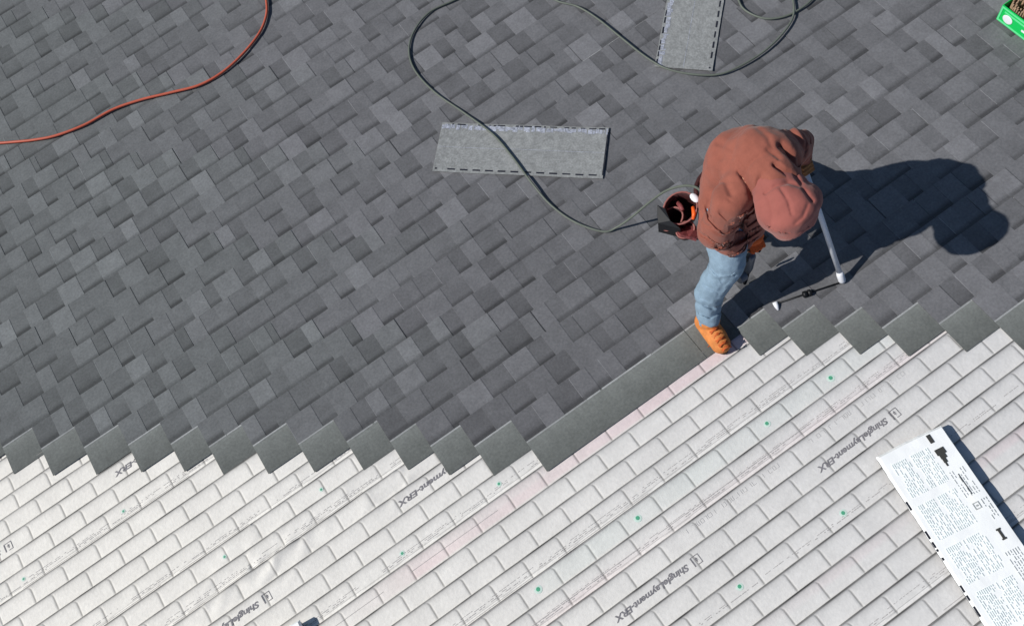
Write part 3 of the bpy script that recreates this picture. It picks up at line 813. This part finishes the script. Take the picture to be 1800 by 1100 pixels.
# hands in gloves: palm plus five separate curled fingers
def hand(wrist, grip, axis, palm_side, m, name, size=1.0):
    """hand closed round a bar through grip along axis; palm_side: from wrist towards the bar"""
    ax = Vector(axis).normalized(); d = (Vector(grip)-Vector(wrist)); d -= ax*d.dot(ax); d.normalize(); n = ax.cross(d).normalized(); g = Vector(grip)
    b = MB(); R = .023*size
    pc = g-d*.030*size+n*.012
    b.sphere(pc-d*.022, .045*size, 16, 10, (.95, .85, .42), (ax, d, n)); b.caps(Vector(wrist), .029*size, pc-d*.03, .033*size)
    for i in range(4):
        o_ = ax*((i-1.5)*.021*size); rf = (.0105, .0112, .0108, .0092)[i]*size; ln = (1.0, 1.1, 1.04, .86)[i]
        k0 = pc+o_+d*.012; k1 = g+o_+n*(R+.012)+d*.008; k2 = g+o_+d*(R+.010)*ln-n*.002; k3 = g+o_-n*(R+.006)+d*.006; 
        b.caps(k0, rf*1.1, k1, rf*1.05, 10); b.caps(k1, rf*1.05, k2, rf, 10); b.caps(k2, rf, k3, rf*.88, 10)
    t0_ = pc-ax*.030*size-d*.02; t1 = g-ax*.044*size-n*.010-d*.012; t2 = g-ax*.030*size-n*(R+.010)+d*.004
    b.caps(t0_, .015*size, t1, .013*size, 10); b.caps(t1, .013*size, t2, .0105*size, 10)
    o = b.build(name, m, man, pb); bake(o, [m_remesh(.0035), m_smooth(2)]); return o
# ------------------------------------------------------------ pole tool
pole_b = at(1481,495,.024); pole_t = at(1411,286,.76)
pt = thing('pole_tool', tuple(pole_b), 'white pole with thin dark crossbar at its foot, held upright in the worker\'s hand', 'tool')
pbb = tuple(pole_b)
ex = (pole_t-pole_b).normalized()
b = MB(); b.tube([pole_b+ex*.05, pole_t+ex*.02], .0135, 14); b.build('shaft', M_white, pt, pbb, smooth=True)
b = MB(); b.tube([pole_b, pole_b+ex*.012, pole_b+ex*.055, pole_b+ex*.075], [.015, .019, .019, .0145], 14); b.build('foot_cap', M_white, pt, pbb, smooth=True)
b = MB(); b.tube([pole_t-ex*.05, pole_t+ex*.07], .0175, 12); b.build('grip', M_blackp, pt, pbb, smooth=True)
cb = at(1366,533,.024); b = MB(); b.tube([pole_b+Vector((0,0,-.002)), cb], .0042, 8); b.build('crossbar', M_blackp, pt, pbb, smooth=True)
kn = at(1419,516,.026); dr = (cb-pole_b).normalized()
b = MB(); b.tube([kn-dr*.022, kn-dr*.018, kn-dr*.003], [.012, .018, .018], 12); b.tube([kn+dr*.005, kn+dr*.020, kn+dr*.024], [.018, .018, .012], 12); b.tube([kn-dr*.004, kn+dr*.006], .009, 10); b.build('knob', M_blackp, pt, pbb, smooth=True)
b = MB(); c2 = at(1362,531,.03); c3 = at(1368,545,.018); b.tube([c2, c2.lerp(c3, .5), c3], [.014, .012, .005], 10); b.build('end_tip', M_white, pt, pbb, smooth=True)
# left hand round the pole's top
hand(J['lw'], pole_t-ex*.015, ex, None, M_cuff, 'glove', .95)
# ------------------------------------------------------------ nail gun in the right hand
gh = at(1325,428,.44); gn = at(1309,498,.045)
ng = thing('nail_gun', tuple(gh), 'grey nail gun held nose down on the shingles beside the knee', 'nail gun'); nb = tuple(gh)
dn = (gn-gh).normalized(); sx = dn.cross(Vector((0, 1, 0))).normalized(); sy = sx.cross(dn).normalized()
bb = gh.lerp(gn, .45)
b = MB(); b.tube([gh+dn*.10, gh+dn*.12, gh+dn*.23, gh+dn*.27], [.018, .025, .024, .017], 16); b.build('body_housing', M_greyp, ng, nb, smooth=True)
b = MB(); b.tube([gh+dn*.27, gn-dn*.03, gn], [.014, .012, .009], 10); b.build('nose', M_blackp, ng, nb, smooth=True)
b = MB(); b.tube([gh-sx*.065, gh+sx*.065], .017, 12); b.tube([gh-sx*.06, gh-sx*.05+dn*.12], .010, 10); b.tube([gh+sx*.06, gh+sx*.03+dn*.13], .012, 10); b.build('handle', M_blackp, ng, nb, smooth=True)
b = MB(); b.tube([gh+dn*.28+sx*.02, gh+dn*.28+sx*.06], .032, 18); b.build('magazine', M_greyp, ng, nb)
b = MB(); b.box(gh+dn*.20-sy*.036, (.03, .006, .07), (sx, sy, dn)); b.build('side_plate', M_white, ng, nb)
hand(J['rw'], gh, sx, None, M_glove, 'glove', 1.0)

# ------------------------------------------------------------ tool belt pouches on the right hip
tp = at(1200,375,.62)
tb = thing('tool_pouch', tuple(tp), 'dark red leather tool pouch with open cups on the roofer\'s hip', 'tool pouch'); tbb = tuple(tp)
def cup(c, r, dep, ax, m, sc=(1, .8)):
    ax = Vector(ax).normalized(); x = ax.cross(Vector((0, 1, 0))).normalized(); y = x.cross(ax).normalized(); n = 22; V = []; Fq = []
    prof = [(r*.75, -dep), (r*.95, -dep*.5), (r, 0), (r*.93, .002), (r*.86, -dep*.5), (r*.68, -dep+.01)]
    for rad, z in prof:
        for k in range(n):
            an = 2*math.pi*k/n; wv = 1+.05*math.sin(3*an+rad*90); V.append(c+x*math.cos(an)*rad*sc[0]*wv+y*math.sin(an)*rad*sc[1]*wv+ax*z)
    for i in range(len(prof)-1):
        for k in range(n): Fq.append((i*n+k, i*n+(k+1) % n, (i+1)*n+(k+1) % n, (i+1)*n+k))
    Fq.append(tuple(range(n))[::-1]); Fq.append(tuple((len(prof)-1)*n+k for k in range(n)))
    o = mesh_obj('pouch_cup', V, Fq, m, tb, tbb, True)
    b = MB(); b.tube([c+x*math.cos(2*math.pi*k/n)*r*1.0*sc[0]+y*math.sin(2*math.pi*k/n)*r*sc[1]+ax*.002 for k in range(n+1)], .0045, 6); b.build('rim', M_rim, o, tbb, smooth=True)
    return o
cup(at(1196,366,.66), .082, .17, (.25, .15, 1), M_leather, (1, .9))
cup(at(1180,385,.60), .062, .15, (.4, -.1, 1), M_leather, (1, .85))
cup(at(1205,404,.60), .045, .11, (.2, .2, 1), M_leather)
b = MB()
fl = [at(1155,360,.66), at(1169,367,.665), at(1172,350,.66), at(1178,388,.665), at(1196,402,.65), at(1157,392,.64)]
b.add([fl[0], fl[1], fl[3], fl[4], fl[5]]+[p-Vector((0, 0, .09)) for p in (fl[0], fl[1], fl[3], fl[4], fl[5])], [(4,3,2,1,0),(5,6,7,8,9)]+[(k, (k+1) % 5, 5+(k+1) % 5, 5+k) for k in range(5)])
b.build('black_flap', M_blackp, tb, tbb)
b = MB(); b.tube([at(1188,352,.60), at(1196,362,.63), at(1200,370,.64)], [.009, .012, .009], 10); b.build('brown_grip', M_leather2, tb, tbb, smooth=True)
b = MB(); b.tube([at(1218,364,.70), at(1220,376,.70), at(1218,386,.69)], [.008, .010, .006], 10); b.build('orange_handle', M_orangep, tb, tbb, smooth=True)
b = MB(); b.sphere(at(1221,348,.72), .022, 12, 8, (.8, 1.3, .5)); b.build('white_rag', M_white, tb, tbb, smooth=True)
b = MB()
for (q0, q1, q2, q3) in (((1180,398),(1212,402),(1224,420),(1196,412)), ((1200,392),(1224,398),(1228,418),(1212,416)), ((1172,352),(1190,338),(1204,336),(1186,350))):
    A4 = [at(*q, .57+.02*i) for i, q in enumerate((q0, q1, q2, q3))]
    b.add(A4+[p-Vector((0, 0, .025)) for p in A4], [(3,2,1,0),(0,1,2,3),(4,5,6,7)]+[(k, (k+1) % 4, 4+(k+1) % 4, 4+k) for k in range(4)])
b.build('leather_flap', M_leather2, tb, tbb)
b = MB()
ctr = J['pel']+Vector((0, 0, -.045))
b.tube([J['pel']+Vector((math.cos(a)*.152, math.sin(a)*.150, -.05+.02*math.sin(a))) for a in [k*2*math.pi/28 for k in range(29)]], .012, 6); b.build('belt', M_leather, tb, tbb, smooth=True)
for o in bpy.data.objects:
    if '_b' in o: del o['_b']
